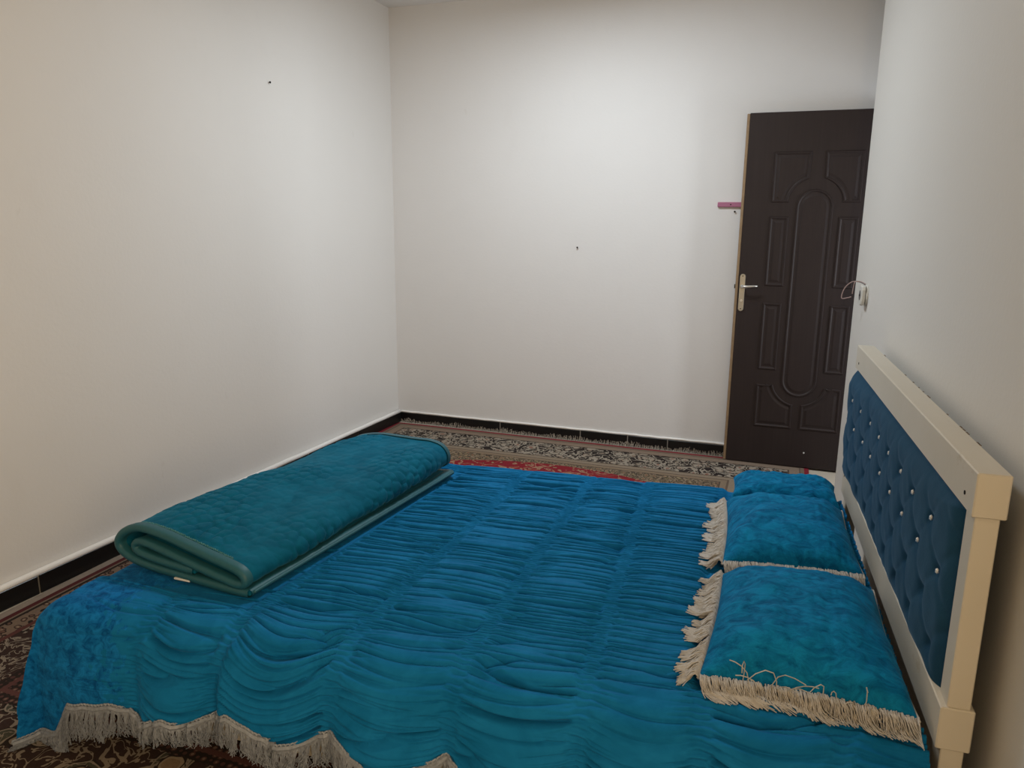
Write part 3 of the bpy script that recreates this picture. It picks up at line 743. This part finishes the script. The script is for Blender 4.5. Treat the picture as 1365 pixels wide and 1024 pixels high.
Nrm = np.stack([T[..., 1], -T[..., 0]], -1)           # path runs left along the bottom then right along the top: this points inwards/outwards
top = np.argmax(pn[:, 1])
if Nrm[top, 0, 1] < 0: Nrm = -Nrm
d1, d2 = worley(Uu/.041, Vv/.041, 3, .5)
peb = np.clip((d2-d1)/.30, 0, 1)**.6
und = .006*noise(Uu*6, Vv*5, 51) + .003*noise(Uu*17, Vv*15, 52)
topm = sstep(.44, .50, C[..., 1])*sstep(.0, .06, Vv)*sstep(1.08, 1.02, Vv)
patchy = .22+.78*sstep(-.35, .30, noise(Uu*4+3, Vv*3.1, 53))
TH = .0085
o_off = TH + .0095*peb*patchy*sstep(.428, .446, C[..., 1])*sstep(.012, .045, Vv)*sstep(1.068, 1.035, Vv) + und*topm; i_off = -TH + 0*peb
C = C + np.array([0, .005])
def place(off):
    X = np.zeros((n_u, n_v, 3)); X[..., 0] = C[..., 0]+Nrm[..., 0]*off; X[..., 2] = C[..., 1]+Nrm[..., 1]*off; X[..., 1] = ysk; return X
outer, inner = place(o_off), place(i_off)
Fo = grid_faces(n_u, n_v); base_n = n_u*n_v; Fi = Fo[:, ::-1]+base_n
def rim(idx): idx = np.array(idx); return np.stack([idx[:-1], idx[1:], idx[1:]+base_n, idx[:-1]+base_n], -1)
I = np.arange(n_u)*n_v
Fall = np.concatenate([Fo, Fi, rim(I), rim(I[::-1]+n_v-1), rim(np.arange(n_v)[::-1]), rim(np.arange(n_v)+(n_u-1)*n_v)])
bl_ = mesh_obj('folded_blanket', np.concatenate([outer.reshape(-1, 3), inner.reshape(-1, 3)]), Fall, M_BLANKET, origin=(-1.55, 2.15, .41), smooth=True)
tag(bl_, 'teal plush blanket with pebble embossing folded at the foot of the bed', 'blanket')
# satin binding round the edges (a lip over the cut edge)
def binding(cols, along_v, name='binding'):
    """cols: indices into the grid along the edge; lip wraps the cut edge"""
    prof = []
    for e in cols:
        if along_v is None: i, j0, j1 = e
        prof.append(None)
V = []; nb = 0; m = MB()
def lip(O1, O0, I0, I1, outd):
    """edge strips: O1/I1 back from the edge on both faces, O0/I0 at the edge"""
    n = len(O0); A = [O1, O0 + (O0-I0)*.06, O0*.5+I0*.5 + outd*.008 + (O0-I0)*.38, O0*.5+I0*.5 + outd*.010, O0*.5+I0*.5 + outd*.008 - (O0-I0)*.38, I0 - (O0-I0)*.06, I1]
    G = np.stack(A, 1); m.add(G.reshape(-1, 3), grid_faces(n, len(A)))
sm_o = place(np.full(C.shape[:2], TH+.0042)); sm_i = place(np.full(C.shape[:2], -TH-.0012))
dv = lambda j: j
lip(sm_o[:, 3], sm_o[:, 0], sm_i[:, 0], sm_i[:, 3], np.array([0, -1., 0]))
lip(sm_o[:, -4], sm_o[:, -1], sm_i[:, -1], sm_i[:, -4], np.array([0, 1., 0]))
fl_o, fl_i = place(np.full(C.shape[:2], TH+.0005)), place(np.full(C.shape[:2], -TH))
lip(fl_o[5], fl_o[0], fl_i[0], fl_i[5], np.array([1., 0, 0]))
m.tube(fl_o[7, 2:-2], .0035, 6); m.tube(fl_o[0, 1:-1]*.5+fl_i[0, 1:-1]*.5+np.array([.009, 0, .001]), .0055, 6)
bind = m.build('binding', M_BIND, bl_, smooth=True); bind['label'] = 'smooth teal satin binding'
zz = []
for i in range(150):
    f = i/149; a = int((.36+.20*f)*n_u); zz.append(outer[a, 4] + np.array([0, .004*math.sin(i*1.9), .0016]))
m = MB(); m.tube(zz, .0017, 4); m.build('stitching', m_flat('pale_teal_thread', (.06, .22, .24), .6, .4), bl_)
m = MB(); m.box((-1.605, 1.570, .417), (-1.548, 1.590, .4225), .001); o = m.build('care_label', M_LABEL, bl_); o['label'] = 'small white care label'

# ------------------------------------------------------------------ pillows
def pillow(name, label, c, hx, hy, H, z0, rot, tilt=0.0, roll=0.0, fringe=(1, 1, 1, 1), seed=0, sq=3.2, pinch=.05, kx=0.0, ky=0.0):
    n = 110; a = np.linspace(-1, 1, n); U, Vv_ = np.meshgrid(a, a, indexing='ij')
    U = np.sign(U)*np.abs(U)**.85; Vv_ = np.sign(Vv_)*np.abs(Vv_)**.85
    e = np.clip((1-np.abs(U)**sq)*(1-np.abs(Vv_)**sq), 0, 1)**.55
    px = hx*U*(1-pinch*(1-Vv_**2)**1*0 - pinch*(1-np.abs(Vv_)**2)); py = hy*Vv_*(1-pinch*(1-np.abs(U)**2))
    wr = .010*noise(U*2.6+seed*7, Vv_*2.6, 60+seed) + .0045*np.abs(noise(U*7+seed, Vv_*5, 70+seed))
    top_ = .022 + H*.86*e + wr*sstep(0, .35, e); bot = .022 - .022*e**.5
    def xf(P):
        P = np.asarray(P, float).copy(); a_, b_ = P[..., 0]/hx, P[..., 1]/hy     # slightly out of square
        P[..., 0] += kx*np.clip(b_, -1, 1)*np.clip(1-a_, 0, 2)/2; P[..., 1] += ky*np.clip(a_, -1, 1)*np.clip(1-b_, 0, 2)/2
        ct, st = math.cos(tilt), math.sin(tilt); P = np.stack([P[..., 0]*ct - P[..., 2]*st, P[..., 1], P[..., 0]*st + P[..., 2]*ct], -1)
        cr, sr = math.cos(roll), math.sin(roll); P = np.stack([P[..., 0], P[..., 1]*cr - P[..., 2]*sr, P[..., 1]*sr + P[..., 2]*cr], -1)
        cz, sz = math.cos(rot), math.sin(rot); P = np.stack([P[..., 0]*cz - P[..., 1]*sz, P[..., 0]*sz + P[..., 1]*cz, P[..., 2]], -1)
        P[..., :2] += np.array(c); P[..., 2] += z0; return P
    A = xf(np.stack([px, py, top_], -1)); Bm = xf(np.stack([px, py, bot], -1))
    F = np.concatenate([grid_faces(n, n), grid_faces(n, n)[:, ::-1]+n*n])
    idx = np.concatenate([np.arange(n)*n, (n-1)*n+np.arange(1, n), (np.arange(n-2, -1, -1))*n+n-1, np.arange(n-2, 0, -1)])
    i2 = np.roll(idx, -1); F = np.concatenate([F, np.stack([i2, idx, idx+n*n, i2+n*n], -1)])
    o = mesh_obj(name, np.concatenate([A.reshape(-1, 3), Bm.reshape(-1, 3)]), F, M_PILLOW, origin=(*c, z0), smooth=True)
    tag(o, label, 'pillow', None)
    # looped thread fringe along the chosen sides: -x, -y, +y
    rs = np.random.RandomState(80+seed); polys = []
    def side(p0, p1, out, N, L, sag, wild):
        p0, p1, out = (np.array(v_, float) for v_ in (p0, p1, out)); d_ = (p1-p0)
        clump = rs.randn(400)
        for i in range(N):
            f = rs.rand(); b = p0+d_*f; dl = d_/np.linalg.norm(d_); cu = clump[int(f*np.linalg.norm(d_)/.022)]
            bow = out*(-pinch*hx*(1-(2*f-1)**2)) if abs(out[0]) > .5 else out*(-pinch*hy*(1-(2*f-1)**2))
            b = b + bow; l = L*(.72+.36*rs.rand()); ln2 = cu*.014 + rs.randn()*.006*wild + sag; l *= (1+.16*cu*(wild < 2))
            zz_ = [.022, .030+.008*rs.rand(), .022+.008*rs.rand(), .010+.006*rs.rand(), .004+.005*rs.rand(), .003+.004*rs.rand()]
            if wild > 2:
                hm = .02+.05*rs.rand(); cv = .9+.8*rs.rand(); ln2 = rs.randn()*.035; zz_ = [.022+hm*math.sin(cv*math.pi*q_/2) for q_ in (0, .2, .42, .64, .84, 1)]
            pp_ = ([b + out*(l*q_-.004) + dl*(ln2*q_*q_ + .004*math.sin(q_*5+cu)) + np.array([0, 0, zq - 0]) for q_, zq in zip((0, .2, .42, .64, .84, 1), zz_)])
            polys.append([np.array([min(p_[0], hx-.004), p_[1], p_[2]]) for p_ in pp_])
    if fringe[0]: side((-hx, -hy, 0), (-hx, hy, 0), (-1, 0, 0), 950, .062, -.012, 1)
    if fringe[1]: side((-hx, -hy, 0), (hx, -hy, 0), (0, -1, 0), 620, .055, .026, 1.95)
    if fringe[2]: side((-hx, hy, 0), (hx, hy, 0), (0, 1, 0), 420, .045, .0, 1)
    if fringe[3]: side((-hx*.6, -hy, 0), (hx*.7, -hy, 0), (0, -.35, 0), 14, .06, .0, 6)
    if polys:
        Pw = xf(np.array(polys)); Pw[..., 2] = np.maximum(Pw[..., 2], np.maximum(z0+.003, cover_top(Pw[..., 0], Pw[..., 1])+.0025))
        V, F = strands(Pw, .00135, 3); tag(mesh_obj('fringe', V, F, M_FRINGE2, o), 'ivory looped thread fringe', kind='stuff')
        m = MB(); ring = xf(np.stack([np.concatenate([px[:, 0], px[-1, 1:], px[::-1, -1][1:], px[0, ::-1][1:]]), np.concatenate([py[:, 0], py[-1, 1:], py[::-1, -1][1:], py[0, ::-1][1:]]), np.full(4*n-3, .022)], -1))
        m.tube(ring[::2], .0035, 5); m.build('gimp_cord', M_FRINGE2, o, smooth=True)
    return o
R3 = math.radians(3.0)
pillow('pillow', 'turquoise crushed velvet pillow nearest the camera, ivory fringe on the open sides', (.110, 1.866), .214, .286, .120, .416, R3, .03, 0, (1, 1, 0, 1), 1, kx=.020, ky=-.022)
pillow('pillow', 'turquoise crushed velvet pillow between the other two, ivory fringe on its left edge', (.080, 2.495), .200, .272, .112, .416, R3, .03, .0, (1, 1, 0, 0), 2)
pillow('pillow', 'unfringed turquoise velvet pillow at the far edge of the bed, by the door', (.068, 2.905), .190, .128, .066, .418, R3-.03, .02, 0, (0, 0, 0, 0), 3, sq=6)

for o in bpy.data.objects:
    if '_o' in o: del o['_o']
